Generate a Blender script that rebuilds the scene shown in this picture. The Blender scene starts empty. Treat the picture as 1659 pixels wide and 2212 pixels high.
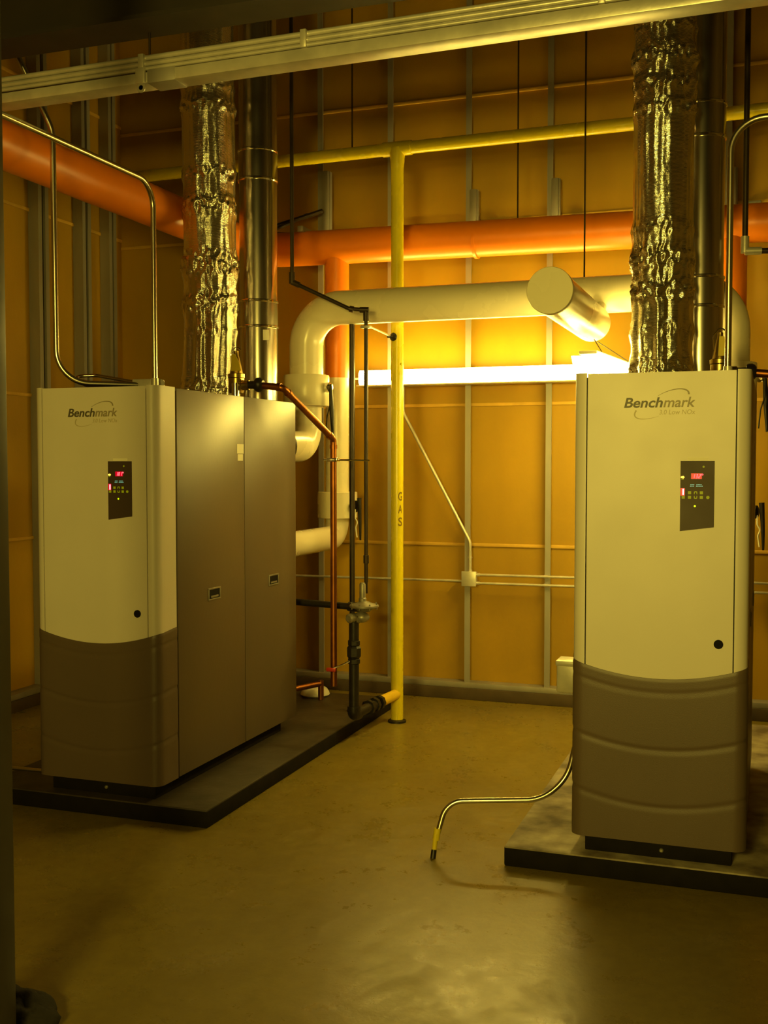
import bpy, bmesh, math, random
from mathutils import Vector, Matrix, noise
random.seed(7)
PI = math.pi
C = bpy.context.scene.collection
V = Vector
DX = 2.712                     # spacing of the two boilers

# ---------------------------------------------------------------- materials
def mat(name, col, rough=0.5, metal=0.0, var=0.0, vscale=6.0, bump=0.0, bscale=40.0, emit=None, estr=0.0, coat=0.0, spec=0.5, stretch=None, col2=None):
    m = bpy.data.materials.new(name); m.use_nodes = True
    nt = m.node_tree; b = nt.nodes['Principled BSDF']
    b.inputs['Base Color'].default_value = (*col, 1)
    b.inputs['Roughness'].default_value = rough
    b.inputs['Metallic'].default_value = metal
    b.inputs['Specular IOR Level'].default_value = spec
    if coat: b.inputs['Coat Weight'].default_value = coat; b.inputs['Coat Roughness'].default_value = 0.1
    if emit:
        b.inputs['Emission Color'].default_value = (*emit, 1); b.inputs['Emission Strength'].default_value = estr
    if var or bump:
        tc = nt.nodes.new('ShaderNodeTexCoord'); mp = nt.nodes.new('ShaderNodeMapping')
        nt.links.new(tc.outputs['Object'], mp.inputs['Vector'])
        if stretch: mp.inputs['Scale'].default_value = stretch
    if var:
        n = nt.nodes.new('ShaderNodeTexNoise'); n.inputs['Scale'].default_value = vscale; n.inputs['Detail'].default_value = 7
        nt.links.new(mp.outputs['Vector'], n.inputs['Vector'])
        r = nt.nodes.new('ShaderNodeValToRGB')
        c2 = col2 if col2 else tuple(c*(1-var) for c in col)
        r.color_ramp.elements[0].position = 0.35; r.color_ramp.elements[1].position = 0.68
        r.color_ramp.elements[0].color = (*c2, 1); r.color_ramp.elements[1].color = (*col, 1)
        nt.links.new(n.outputs['Fac'], r.inputs['Fac']); nt.links.new(r.outputs['Color'], b.inputs['Base Color'])
        if not metal:
            mr = nt.nodes.new('ShaderNodeMapRange'); mr.inputs['To Min'].default_value = min(1, rough+0.12); mr.inputs['To Max'].default_value = max(0.05, rough-0.06)
            nt.links.new(n.outputs['Fac'], mr.inputs['Value']); nt.links.new(mr.outputs['Result'], b.inputs['Roughness'])
    if bump:
        n = nt.nodes.new('ShaderNodeTexNoise'); n.inputs['Scale'].default_value = bscale; n.inputs['Detail'].default_value = 4
        nt.links.new(mp.outputs['Vector'], n.inputs['Vector'])
        bp = nt.nodes.new('ShaderNodeBump'); bp.inputs['Strength'].default_value = bump; bp.inputs['Distance'].default_value = 0.01
        nt.links.new(n.outputs['Fac'], bp.inputs['Height']); nt.links.new(bp.outputs['Normal'], b.inputs['Normal'])
    return m

M = dict(
 cream = mat('cream paint', (.76,.70,.62), .38, var=.05, vscale=3, bump=.04, bscale=300),
 grey = mat('taupe paint', (.128,.090,.062), .42, var=.08, vscale=3, bump=.08, bscale=260),
 side = mat('side panel paint', (.145,.106,.068), .36, var=.08, vscale=2, bump=.04, bscale=200, stretch=(1,1,.2)),
 black = mat('black paint', (.010,.007,.005), .75, var=.3, vscale=12, spec=.2),
 darkgap = mat('dark casing', (.03,.026,.03), .6),
 lightsteel = mat('galvanised steel', (.74,.70,.60), .38, .45, var=.25, vscale=9, bump=.05, bscale=60),
 stud = mat('stud steel', (.40,.37,.33), .5, .35, var=.25, vscale=5, stretch=(1,1,.2)),
 dullsteel = mat('dull grey casting', (.34,.31,.25), .42, .5, var=.3, vscale=20),
 emt = mat('conduit steel', (.70,.66,.55), .26, 1.0, var=.15, vscale=8),
 duct = mat('polished flue steel', (.62,.58,.52), .22, 1.0, var=.12, vscale=4, stretch=(1,1,.15)),
 chrome = mat('chrome', (.8,.78,.72), .12, 1.0),
 iron = mat('black iron', (.028,.022,.016), .42, .3, var=.4, vscale=14, bump=.15, bscale=60),
 darkpipe = mat('dark steel pipe', (.055,.036,.02), .38, .4, var=.3, vscale=10),
 copper = mat('copper', (.42,.15,.035), .38, 1.0, var=.35, vscale=9),
 brass = mat('brass', (.62,.45,.14), .3, 1.0, var=.3, vscale=15),
 yellowcap = mat('yellow tag', (.8,.6,.03), .5, var=.1),
 gas = mat('yellow pipe paint', (.80,.64,.012), .24, var=.12, vscale=5, bump=.04, bscale=60),
 gasband = mat('yellow pipe wrap', (.85,.55,.02), .55, var=.1, vscale=9),
 orange = mat('orange pipe jacket', (.88,.235,.004), .33, var=.10, vscale=3),
 pvc = mat('cream pvc jacket', (.80,.72,.52), .24, var=.05, vscale=3, bump=.03, bscale=12),
 wall = mat('orange brown sheathing', (.50,.285,.005), .52, var=.28, vscale=1.3, bump=.08, bscale=50, stretch=(1,1,.55)),
 batten = mat('sheathing joint tape', (.75,.45,.06), .6, var=.2, vscale=8),
 kerb = mat('dark kerb', (.10,.065,.03), .7, var=.3, vscale=6),
 ceil = mat('dark deck', (.06,.045,.03), .8, var=.3, vscale=2),
 sidewall = mat('room wall board', (.42,.30,.10), .7, var=.2, vscale=1.5),
 beam = mat('painted steel beam', (.03,.022,.012), .6, var=.3, vscale=4),
 post = mat('dark painted post', (.065,.055,.036), .45, var=.2, vscale=4),
 cloth = mat('black cloth', (.02,.016,.012), .9, bump=.6, bscale=30),
 label = mat('paper label', (.9,.85,.7), .6),
 ink = mat('label ink', (.12,.10,.08), .6),
 logo = mat('logo dark print', (.10,.085,.06), .5),
 logo2 = mat('logo soft print', (.30,.25,.16), .5),
 logo3 = mat('faint print', (.50,.43,.28), .5),
 gasink = mat('stencil ink', (.20,.11,.01), .5),
 panel = mat('control panel film', (.060,.036,.022), .55, var=.1),
 red = mat('red digits', (.4,.0,.02), .4, emit=(1,.09,.10), estr=3.2),
 redglow = mat('red window', (.4,.0,.03), .4, emit=(1,.0,.03), estr=.55),
 redhot = mat('red bar', (.5,.1,.1), .4, emit=(1,.35,.4), estr=3.),
 amber = mat('amber indicator', (.5,.3,.0), .4, emit=(1,.6,.05), estr=2.5),
 cyan = mat('cyan characters', (.1,.3,.25), .4, emit=(.20,.55,.36), estr=.9),
 key = mat('green key print', (.20,.22,.0), .5, emit=(.24,.26,.0), estr=.45),
 green = mat('green indicator', (.3,.5,.0), .4, emit=(.55,.8,.0), estr=1.3),
 lamp = mat('lamp diffuser', (.9,.9,.8), .4, emit=(1,.76,.14), estr=58),
 lamp2 = mat('lamp tube', (.9,.9,.8), .4, emit=(1,.76,.14), estr=52),
 white = mat('white enamel', (.8,.76,.62), .4),
 lighthouse = mat('fixture enamel', (.75,.7,.55), .35),
 redplastic = mat('red grip', (.5,.03,.01), .4),
)

# epoxy floor: greenish tan concrete with wear, semi gloss
def floor_mat():
    m = bpy.data.materials.new('sealed concrete floor'); m.use_nodes = True
    nt = m.node_tree; b = nt.nodes['Principled BSDF']; N = nt.nodes.new; Lk = nt.links.new
    tc = N('ShaderNodeTexCoord')
    def nz(scale, det=6, rough=.6):
        n = N('ShaderNodeTexNoise'); n.inputs['Scale'].default_value = scale; n.inputs['Detail'].default_value = det; n.inputs['Roughness'].default_value = rough
        Lk(tc.outputs['Object'], n.inputs['Vector']); return n
    a = nz(1.6); c = nz(18, 8, .7)
    r = N('ShaderNodeValToRGB'); r.color_ramp.elements[0].position = .3; r.color_ramp.elements[1].position = .7
    r.color_ramp.elements[0].color = (.20,.145,.022,1); r.color_ramp.elements[1].color = (.26,.195,.032,1)
    Lk(a.outputs['Fac'], r.inputs['Fac'])
    mx = N('ShaderNodeMixRGB'); mx.blend_type = 'MULTIPLY'; mx.inputs['Fac'].default_value = .5
    r2 = N('ShaderNodeValToRGB'); r2.color_ramp.elements[0].position = .35; r2.color_ramp.elements[1].position = .6
    r2.color_ramp.elements[0].color = (.72,.70,.66,1)
    Lk(c.outputs['Fac'], r2.inputs['Fac']); Lk(r.outputs['Color'], mx.inputs['Color1']); Lk(r2.outputs['Color'], mx.inputs['Color2'])
    Lk(mx.outputs['Color'], b.inputs['Base Color'])
    g = nz(5.5, 8, .75); mr = N('ShaderNodeMapRange'); mr.inputs['From Min'].default_value = .3; mr.inputs['From Max'].default_value = .7
    mr.inputs['To Min'].default_value = .20; mr.inputs['To Max'].default_value = .46
    Lk(g.outputs['Fac'], mr.inputs['Value']); Lk(mr.outputs['Result'], b.inputs['Roughness'])
    bn = nz(9, 6); bp = N('ShaderNodeBump'); bp.inputs['Strength'].default_value = .25; bp.inputs['Distance'].default_value = .01
    Lk(bn.outputs['Fac'], bp.inputs['Height']); Lk(bp.outputs['Normal'], b.inputs['Normal'])
    return m
M['floor'] = floor_mat()

def pad_mat():   # dusty, stained concrete top
    m = mat('stained concrete pad', (.42,.36,.24), .6, var=.6, vscale=7, bump=.2, bscale=30, col2=(.13,.10,.065))
    return m
M['padtop'] = pad_mat()
M['padtopdark'] = mat('darker pad top', (.055,.04,.025), .5, var=.4, vscale=6, bump=.2, bscale=30)  # left pad top, a darker base colour than the right one

def foil_mat():
    m = bpy.data.materials.new('crumpled foil'); m.use_nodes = True
    nt = m.node_tree; b = nt.nodes['Principled BSDF']; N = nt.nodes.new; Lk = nt.links.new
    b.inputs['Base Color'].default_value = (.92,.88,.78,1); b.inputs['Metallic'].default_value = 1; b.inputs['Roughness'].default_value = .24
    tc = N('ShaderNodeTexCoord'); mp = N('ShaderNodeMapping'); mp.inputs['Scale'].default_value = (1,1,1)
    Lk(tc.outputs['Object'], mp.inputs['Vector'])
    w = N('ShaderNodeTexWave'); w.bands_direction = 'Z'; w.inputs['Scale'].default_value = 48; w.inputs['Distortion'].default_value = 3; w.inputs['Detail'].default_value = 3
    v = N('ShaderNodeTexVoronoi'); v.feature = 'DISTANCE_TO_EDGE'; v.inputs['Scale'].default_value = 15
    n = N('ShaderNodeTexNoise'); n.inputs['Scale'].default_value = 9; n.inputs['Detail'].default_value = 5
    for q in (w, v, n): Lk(mp.outputs['Vector'], q.inputs['Vector'])
    a1 = N('ShaderNodeMath'); a1.operation = 'MULTIPLY_ADD'; a1.inputs[1].default_value = .075
    Lk(w.outputs['Fac'], a1.inputs[0]); Lk(n.outputs['Fac'], a1.inputs[2])
    a2 = N('ShaderNodeMath'); a2.operation = 'MULTIPLY_ADD'; a2.inputs[1].default_value = .16
    Lk(v.outputs['Distance'], a2.inputs[0]); Lk(a1.outputs[0], a2.inputs[2])
    bp = N('ShaderNodeBump'); bp.inputs['Strength'].default_value = .55; bp.inputs['Distance'].default_value = .02
    Lk(a2.outputs[0], bp.inputs['Height']); Lk(bp.outputs['Normal'], b.inputs['Normal'])
    return m
M['foil'] = foil_mat()

# ---------------------------------------------------------------- mesh helpers
def box(bm, x0, x1, y0, y1, z0, z1, bev=0.0, rot=None, cen=None):
    t = bmesh.new(); bmesh.ops.create_cube(t, size=1)
    for v in t.verts: v.co = V(((x1-x0)*v.co.x, (y1-y0)*v.co.y, (z1-z0)*v.co.z))
    if bev: bmesh.ops.bevel(t, geom=t.edges[:], offset=bev, segments=2, affect='EDGES', profile=.5)
    c = V(((x0+x1)/2, (y0+y1)/2, (z0+z1)/2))
    for v in t.verts:
        p = v.co
        if rot is not None: p = rot @ p
        v.co = p + c
    merge(bm, t); return bm

def merge(bm, t, mi=0):
    mp = {}
    for v in t.verts: mp[v] = bm.verts.new(v.co)
    for f in t.faces:
        try:
            g = bm.faces.new([mp[v] for v in f.verts]); g.material_index = mi; g.smooth = True
        except ValueError: pass
    t.free()

def fillet(pts, rad, n=10):
    pts = [V(p) for p in pts]; out = [pts[0]]
    for i in range(1, len(pts)-1):
        a, b, c = pts[i-1], pts[i], pts[i+1]
        u = (a-b); w = (c-b); lu, lw = u.length, w.length; u.normalize(); w.normalize()
        r = rad[i-1] if isinstance(rad, (list, tuple)) else rad
        ang = u.angle(w)
        if r <= 0 or ang > PI-1e-3: out.append(b); continue
        d = min(r/math.tan(ang/2), lu*.49, lw*.49); rr = d*math.tan(ang/2)
        cen = b + (u+w).normalized()*(rr/math.sin(ang/2))
        p0 = b+u*d - cen; p1 = b+w*d - cen; tot = p0.angle(p1); ax = p0.cross(p1).normalized()
        for k in range(n+1): out.append(cen + Matrix.Rotation(tot*k/n, 3, ax) @ p0)
    out.append(pts[-1]); return out

def tube(bm, pts, r, seg=20, bend=0.0, cap=True, n=10, radf=None):
    P = fillet(pts, bend, n) if len(pts) > 2 and bend else [V(p) for p in pts]
    t0 = (P[1]-P[0]).normalized()
    ref = V((0,0,1)) if abs(t0.z) < .9 else V((1,0,0))
    nrm = (ref - t0*ref.dot(t0)).normalized(); rings = []; pt = t0
    for i, p in enumerate(P):
        if i == 0: t = t0
        elif i == len(P)-1: t = (P[-1]-P[-2]).normalized()
        else: t = ((P[i+1]-p).normalized() + (p-P[i-1]).normalized()).normalized()
        q = pt.rotation_difference(t); nrm = (q @ nrm); nrm = (nrm - t*nrm.dot(t)).normalized(); pt = t
        bn = t.cross(nrm); rr = radf(i/(len(P)-1)) if radf else r
        rings.append([bm.verts.new(p + (nrm*math.cos(a) + bn*math.sin(a))*rr) for a in (2*PI*k/seg for k in range(seg))])
    for a, b in zip(rings, rings[1:]):
        for k in range(seg):
            f = bm.faces.new((a[k], a[(k+1) % seg], b[(k+1) % seg], b[k])); f.smooth = True
    if cap: bm.faces.new(rings[0][::-1]); bm.faces.new(rings[-1])
    return bm

def lathe(bm, prof, base, axis=(0,0,1), seg=32):
    ax = V(axis).normalized(); ref = V((1,0,0)) if abs(ax.x) < .9 else V((0,1,0))
    u = (ref-ax*ref.dot(ax)).normalized(); w = ax.cross(u); b = V(base); rings = []
    for r, h in prof:
        if r <= 1e-6: rings.append([bm.verts.new(b+ax*h)])
        else: rings.append([bm.verts.new(b+ax*h+(u*math.cos(2*PI*k/seg)+w*math.sin(2*PI*k/seg))*r) for k in range(seg)])
    for a, c in zip(rings, rings[1:]):
        for k in range(seg):
            k2 = (k+1) % seg
            if len(a) == 1 and len(c) == 1: continue
            if len(a) == 1: f = bm.faces.new((a[0], c[k2], c[k]))
            elif len(c) == 1: f = bm.faces.new((a[k], a[k2], c[0]))
            else: f = bm.faces.new((a[k], a[k2], c[k2], c[k]))
            f.smooth = True
    if len(rings[0]) > 1: bm.faces.new(rings[0][::-1])
    if len(rings[-1]) > 1: bm.faces.new(rings[-1])
    return bm

def prism(bm, poly, o, u, w, d):   # 2D polygon in plane (u,w) at o, extruded by vector d
    o, u, w, d = V(o), V(u), V(w), V(d)
    a = [bm.verts.new(o+u*x+w*y) for x, y in poly]; b = [bm.verts.new(v.co+d) for v in a]
    n = len(a)
    for k in range(n): bm.faces.new((a[k], a[(k+1) % n], b[(k+1) % n], b[k]))
    bm.faces.new(a[::-1]); bm.faces.new(b); return bm

def sphere(bm, c, r, sc=(1,1,1), sub=3):
    t = bmesh.new(); bmesh.ops.create_icosphere(t, subdivisions=sub, radius=r)
    for v in t.verts: v.co = V((v.co.x*sc[0], v.co.y*sc[1], v.co.z*sc[2])) + V(c)
    merge(bm, t); return bm

def NB(): return bmesh.new()
WL = {}      # world location of empties / things
def obj(name, bm, m, parent=None, base=None, ang=35, off=None):
    if off:
        for v in bm.verts: v.co += V(off)
    if parent is not None: org = WL[parent.name]
    else:
        xs = [v.co.x for v in bm.verts]; ys = [v.co.y for v in bm.verts]; zs = [v.co.z for v in bm.verts]
        org = V(base) if base else V(((min(xs)+max(xs))/2, (min(ys)+max(ys))/2, min(zs)))
    for v in bm.verts: v.co -= org
    bmesh.ops.recalc_face_normals(bm, faces=bm.faces[:])
    me = bpy.data.meshes.new(name); bm.to_mesh(me); bm.free()
    for k in (m if isinstance(m, (list, tuple)) else [m]): me.materials.append(M[k])
    for p in me.polygons: p.use_smooth = True
    me.set_sharp_from_angle(angle=math.radians(ang))
    o = bpy.data.objects.new(name, me); C.objects.link(o)
    if parent is not None: o.parent = parent
    else: o.location = org
    WL[o.name] = org.copy()
    return o
def tag(o, label, cat, group=None):
    o['label'] = label; o['category'] = cat
    if group: o['group'] = group
    return o
def thing(name, loc, label, cat, group=None):
    o = bpy.data.objects.new(name, None); C.objects.link(o); o.location = loc; o.empty_display_size = .1
    WL[o.name] = V(loc); return tag(o, label, cat, group)
def struct(name, bm, m, parent=None, ang=35):
    o = obj(name, bm, m, parent, ang=ang)
    if parent is None: o['kind'] = 'structure'
    return o
def copy_tree(o, parent=None):
    c = o.copy(); C.objects.link(c)
    if parent is not None: c.parent = parent
    WL[c.name] = WL[o.name].copy()
    for ch in list(o.children): copy_tree(ch, c)
    return c
def dup(o, label, dx=DX):
    c = copy_tree(o); c.location = o.location + V((dx,0,0)); c['label'] = label
    def sh(q):
        WL[q.name] = WL[q.name]+V((dx,0,0))
        for k in q.children: sh(k)
    sh(c); return c

def text_bm(s, bold=0.0, shear=0.0, ext=.0):
    cu = bpy.data.curves.new('t', 'FONT'); cu.body = s; cu.shear = shear; cu.offset = bold; cu.extrude = 0; cu.resolution_u = 4
    o = bpy.data.objects.new('t', cu); C.objects.link(o)
    dg = bpy.context.evaluated_depsgraph_get(); dg.update()
    me = bpy.data.meshes.new_from_object(o.evaluated_get(dg))
    bm = bmesh.new(); bm.from_mesh(me)
    bpy.data.objects.remove(o); bpy.data.curves.remove(cu); bpy.data.meshes.remove(me)
    return bm
def text_on(s, x0, x1, z0, h, y, bold=0, shear=0, thick=.0012):
    """text on a plane facing -Y; fits x0..x1, baseline z0, cap height h"""
    bm = text_bm(s, bold, shear)
    xs = [v.co.x for v in bm.verts]; a, b = min(xs), max(xs); cap = .70
    for v in bm.verts: v.co = V((x0+(v.co.x-a)/(b-a)*(x1-x0), y, z0+v.co.y/cap*h))
    r = bmesh.ops.extrude_face_region(bm, geom=bm.faces[:])
    for v in [g for g in r['geom'] if isinstance(g, bmesh.types.BMVert)]: v.co.y -= thick
    return bm

# ================================================================= SETTING
XL, XR, YF, YB, ZC = -5.09, 3.2, -2.0, 7.91, 5.6
struct('floor', box(NB(), XL-.1, XR+.1, YF-.1, YB+.1, -.1, 0), 'floor')
struct('ceiling', box(NB(), XL-.1, XR+.1, YF-.1, YB+.1, ZC, ZC+.1), 'ceil')
wb = struct('wall_back', box(NB(), XL-.1, XR+.1, YB, YB+.1, 0, ZC), 'wall')
wl = struct('wall_left', box(NB(), XL-.1, XL, YF, YB, 0, ZC), 'wall')
struct('wall_right', box(NB(), XR, XR+.1, YF, YB, 0, ZC), 'sidewall')
struct('wall_front', box(NB(), XL, XR, YF-.1, YF, 0, ZC), 'sidewall')

def cstud(bm, x, y, axis):     # open C section, flange towards the room
    t = .004; w = .041; d = .088
    if axis == 'b':            # back wall; flange faces -Y, open side to +X
        poly = [(0,0),(w,0),(w,.014),(w-t,.014),(w-t,t),(t,t),(t,d),(0,d)]
        prism(bm, [(a-w/2, b) for a, b in poly], (x,y,.06), (1,0,0), (0,1,0), (0,0,ZC-.06))
    else:
        poly = [(0,0),(w,0),(w,.014),(w-t,.014),(w-t,t),(t,t),(t,d),(0,d)]
        prism(bm, [(a-w/2, -b) for a, b in poly], (x,y,.06), (0,1,0), (1,0,0), (0,0,ZC-.06))
for x in (-4.42, -3.862, -3.272, -2.708, -2.105, -1.508, -.90, -.30, .30, .91, 1.52, 2.13):
    struct('stud', (lambda b: (cstud(b, x, 7.82, 'b'), b)[1])(NB()), 'stud', wb)
for y in (1.2, 1.8, 2.4, 3.0, 3.6, 4.2, 4.8, 5.4, 6.05, 6.72, 6.80, 7.26, 7.33, 7.62, 7.68):
    struct('stud', (lambda b: (cstud(b, -5.0, y, 'l'), b)[1])(NB()), 'stud', wl)
for z in (1.142, 2.18, 3.514, 4.433):
    struct('joint_strip', box(NB(), XL, XR, YB-.012, YB, z-.012, z+.012, .003), 'batten', wb)
    struct('joint_strip', box(NB(), XL, XL+.012, YF, YB, z+.05, z+.074, .003), 'batten', wl)
struct('baseboard_back', box(NB(), XL, XR, 7.79, YB, 0, .085, .004), 'kerb')
struct('trim_1', box(NB(), XL, XR, 7.80, YB, .085, .125, .003), 'stud')
struct('baseboard_left', box(NB(), XL, -4.97, YF, 7.79, 0, .085, .004), 'kerb')
struct('trim_2', box(NB(), XL, -4.98, YF, 7.80, .085, .125, .003), 'stud')

# ================================================================= PADS
def pad(x0, x1, y0, y1):
    b = NB(); box(b, x0, x1, y0, y1, 0, .09, .008)
    for f in b.faces:
        f.material_index = 1 if f.calc_center_median().z > .084 else 0
    return b
tag(obj('equipment_pad', pad(-3.84, -2.52, 4.60, 7.30), ['black','padtopdark']), 'low black-edged pad under the left boiler, its top a darker tone', 'equipment pad')
tag(obj('equipment_pad', pad(-1.07, .30, 4.60, 7.30), ['black','padtop']), 'low black-edged pad with pale stained top under the right boiler', 'equipment pad')

# ================================================================= BOILER (built at the left position)
BO = (-3.143, 4.62, .09)
boiler = thing('boiler', BO, 'cream and taupe cabinet boiler at left showing its long taupe side, display reading 181', 'boiler')
HW = .353
def plan(x0, x1, off=0.0, cr=.048, yend=.178, n=7):
    """outline of the front from left side (y=yend) round to right side, cut to s between x0,x1 ('L' and 'R' ends)"""
    pts = []
    def add(x, y, nx, ny): pts.append((x+nx*off, y+ny*off))
    if x0 == 'L':
        for k in range(4): add(-HW, yend-(yend-cr)*k/4, -1, 0)
        for k in range(n+1):
            a = PI/2*k/n; add(-HW+cr-cr*math.cos(a), cr-cr*math.sin(a), -math.cos(a), -math.sin(a))
        s = -HW+cr
    else: s = x0
    e = HW-cr if x1 == 'R' else x1
    m = max(1, int((e-s)/.03))
    for k in range(0 if x0 != 'L' else 1, m+1): add(s+(e-s)*k/m, 0, 0, -1)
    if x1 == 'R':
        for k in range(1, n+1):
            a = PI/2*k/n; add(HW-cr+cr*math.sin(a), cr-cr*math.cos(a), math.sin(a), -math.cos(a))
        for k in range(1, 5): add(HW, cr+(yend-cr)*k/4, 1, 0)
    return pts
def arc(x, y): 
    q = min(1, abs(x)/HW); return .768 + .062*q*q + (.012 if y > .06 else 0)*min(1, (y-.05)/.12 if y > .05 else 0)
def shell(x0, x1, zlo, zhi, nz, offf=None, thick=.012):
    b = NB(); base = plan(x0, x1, 0); outn = plan(x0, x1, 1.0)
    cols = []
    for (x, y), (ox, oy) in zip(base, outn):
        nx, ny = ox-x, oy-y; a, c = zlo(x, y), zhi(x, y); col = []
        for k in range(nz+1):
            z = a+(c-a)*k/nz; o = offf(x, y, z) if offf else 0
            col.append(b.verts.new((x+nx*o, y+ny*o, z)))
        cols.append(col)
    for a, c in zip(cols, cols[1:]):
        for k in range(nz): b.faces.new((a[k], c[k], c[k+1], a[k+1]))
    bmesh.ops.recalc_face_normals(b, faces=b.faces[:])
    # make the outer surface face outwards
    f = b.faces[:][len(b.faces)//2]
    if x0 not in ('L',) and f.normal.y > 0: bmesh.ops.reverse_faces(b, faces=b.faces[:])
    inner = {}
    faces = b.faces[:]
    cv = {}
    for col, (x, y), (ox, oy) in zip(cols, base, outn):
        for v in col: cv[v] = b.verts.new((v.co.x-(ox-x)*thick, v.co.y-(oy-y)*thick, v.co.z))
    for a, c in zip(cols, cols[1:]):
        for k in range(nz): b.faces.new([cv[v] for v in (a[k], a[k+1], c[k+1], c[k])])
        b.faces.new((a[0], cv[a[0]], cv[c[0]], c[0])); b.faces.new((a[-1], c[-1], cv[c[-1]], cv[a[-1]]))
    for col in (cols[0], cols[-1]):
        for k in range(nz): b.faces.new((col[k], col[k+1], cv[col[k+1]], cv[col[k]]))
    return b
TOP = 2.035
ZB = .078
obj('door', shell(-.2955, .2955, arc, lambda x,y: TOP-.004, 12), 'cream', boiler, off=BO)
door = [c for c in boiler.children if c.name.startswith('door')][0]
obj('corner_trim', shell('L', -.3005, arc, lambda x,y: TOP, 12), 'cream', boiler, off=BO)
obj('corner_trim', shell(.3005, 'R', arc, lambda x,y: TOP, 12), 'cream', boiler, off=BO)
def relief(x, y, z):
    d = arc(x, y)-z; o = .0035
    if d < .012: o = .001 + .0025*d/.012
    for c, a in ((.045, .55), (.285, 1.0), (.525, 1.0)):
        t = (d-c)/.012
        if 0 <= t < 1: o -= .0035*a*t
        elif t >= 1 and t < 3: o -= .0035*a*(1-(t-1)/2)
    return o
obj('lower_panel', shell('L', 'R', lambda x,y: ZB, lambda x,y: arc(x,y)-.0005, 130, relief), 'grey', boiler, off=BO, ang=50)
obj('inner_casing', box(NB(), -.340, .340, .016, 1.625, .08, TOP-.02), 'darkgap', boiler, off=BO)
obj('plinth', box(NB(), -.30, .30, .05, 1.52, 0, .082, .004), 'black', boiler, off=BO)
b = NB(); lathe(b, [(0,0),(.009,0),(.009,.006),(.005,.010),(0,.010)], (.02,.05,.035), (0,-1,0), 12)
obj('plinth_bolt', b, 'dullsteel', boiler, off=BO)
obj('top_panel', box(NB(), -.349, .349, .185, 1.64, TOP-.018, TOP-.004, .003), 'side', boiler, off=BO)
obj('rear_panel', box(NB(), -.345, .345, 1.63, 1.645, ZB, TOP-.006, .003), 'side', boiler, off=BO)
for s in (-1, 1):
    for y0, y1 in ((.194, .934), (.940, 1.640)):
        x0, x1 = (HW-.013, HW) if s > 0 else (-HW, -HW+.013)
        sp = obj('side_panel', box(NB(), x0, x1, y0, y1, ZB, TOP-.004, .003), 'side', boiler, off=BO)
        if s > 0:
            yc = .57 if y0 < .5 else 1.31; zc = .965; w = .062; h = .027; X = HW
            b = NB()
            box(b, X-.001, X+.005, yc-w-.006, yc+w+.006, zc+h-.003, zc+h+.006, .0015); box(b, X-.001, X+.005, yc-w-.006, yc+w+.006, zc-h-.006, zc-h+.003, .0015)
            box(b, X-.001, X+.005, yc-w-.006, yc-w+.003, zc-h, zc+h, .0015); box(b, X-.001, X+.005, yc+w-.003, yc+w+.006, zc-h, zc+h, .0015)
            hd = obj('handle', b, 'dullsteel', sp, off=BO)
            b = NB(); box(b, X-.0005, X+.001, yc-w, yc+w, zc-h, zc+h)
            obj('handle_recess', b, 'black', sp, off=BO)
            b = NB(); box(b, X, X+.004, yc-w*.6, yc+w*.7, zc-h*.75, zc-h*.35, .001)
            obj('handle_grip', b, 'dullsteel', sp, off=BO)
        if s > 0 and y0 < .5:
            for (ya, yb, za, zb) in ((.845, .925, 1.712, 1.765), (.852, .915, 1.672, 1.709)):
                lb = obj('warning_label', box(NB(), HW-.0005, HW+.0012, ya, yb, za, zb), 'label', sp, off=BO)
b = NB(); box(b, -HW-.022, -HW, .16, .19, .80, .83, .004); tube(b, [(-HW-.018,.175,.80),(-HW-.018,.175,.72)], .004, 8)
obj('side_latch', b, 'chrome', boiler, off=BO)
b = NB(); lathe(b, [(0,-.002),(.0185,-.002),(.0185,.005),(.015,.008),(.006,.008),(.006,.004),(0,.004)], (.240,0,.925), (0,-1,0), 28)
obj('key_lock', b, 'black', boiler, off=BO)
# logo
b = text_on('Bench', -.146, .010, 1.888, .040, -.0002, .022, .22); obj('lettering', b, 'logo', boiler, off=BO, ang=20)
b = text_on('mark', .012, .138, 1.888, .040, -.0002, .016, .22); o = obj('lettering', b, 'logo2', boiler, off=BO, ang=20); o['label'] = 'second, paler half of the logo word'
b = text_on('3.0 Low NOx', -.004, .138, 1.858, .019, -.0002, 0, .15); o = obj('lettering', b, 'logo3', boiler, off=BO, ang=20); o['label'] = 'faint small line under the logo word'
def swoosh(pts, w):
    b = NB(); n = len(pts); L1, L2 = [], []
    for i, (x, z) in enumerate(pts):
        a = pts[max(0,i-1)]; c = pts[min(n-1,i+1)]; d = V((c[0]-a[0], c[1]-a[1])).normalized()
        ww = w(i/(n-1)); L1.append((x-d.y*ww, z+d.x*ww)); L2.append((x+d.y*ww, z-d.x*ww))
    for k in range(n-1):
        q = [L1[k], L1[k+1], L2[k+1], L2[k]]
        prism(b, q, (0,-.0002,0), (1,0,0), (0,0,1), (0,-.001,0))
    return b
up = []; lo = []
def bez(p, n=24):
    r = []
    for k in range(n+1):
        t = k/n; r.append(tuple((1-t)**3*p[0][i]+3*(1-t)**2*t*p[1][i]+3*(1-t)*t*t*p[2][i]+t**3*p[3][i] for i in (0,1)))
    return r
b = swoosh(bez([(-.010,1.934),(.045,1.968),(.115,1.970),(.112,1.938)]), lambda t: .0006+.0030*t)
obj('swoosh', b, 'logo2', boiler, off=BO, ang=20)
b = swoosh(bez([(-.096,1.876),(-.125,1.835),(-.06,1.832),(-.005,1.852)]), lambda t: .0032-.0028*t)
obj('swoosh', b, 'logo3', boiler, off=BO, ang=20)
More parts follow.
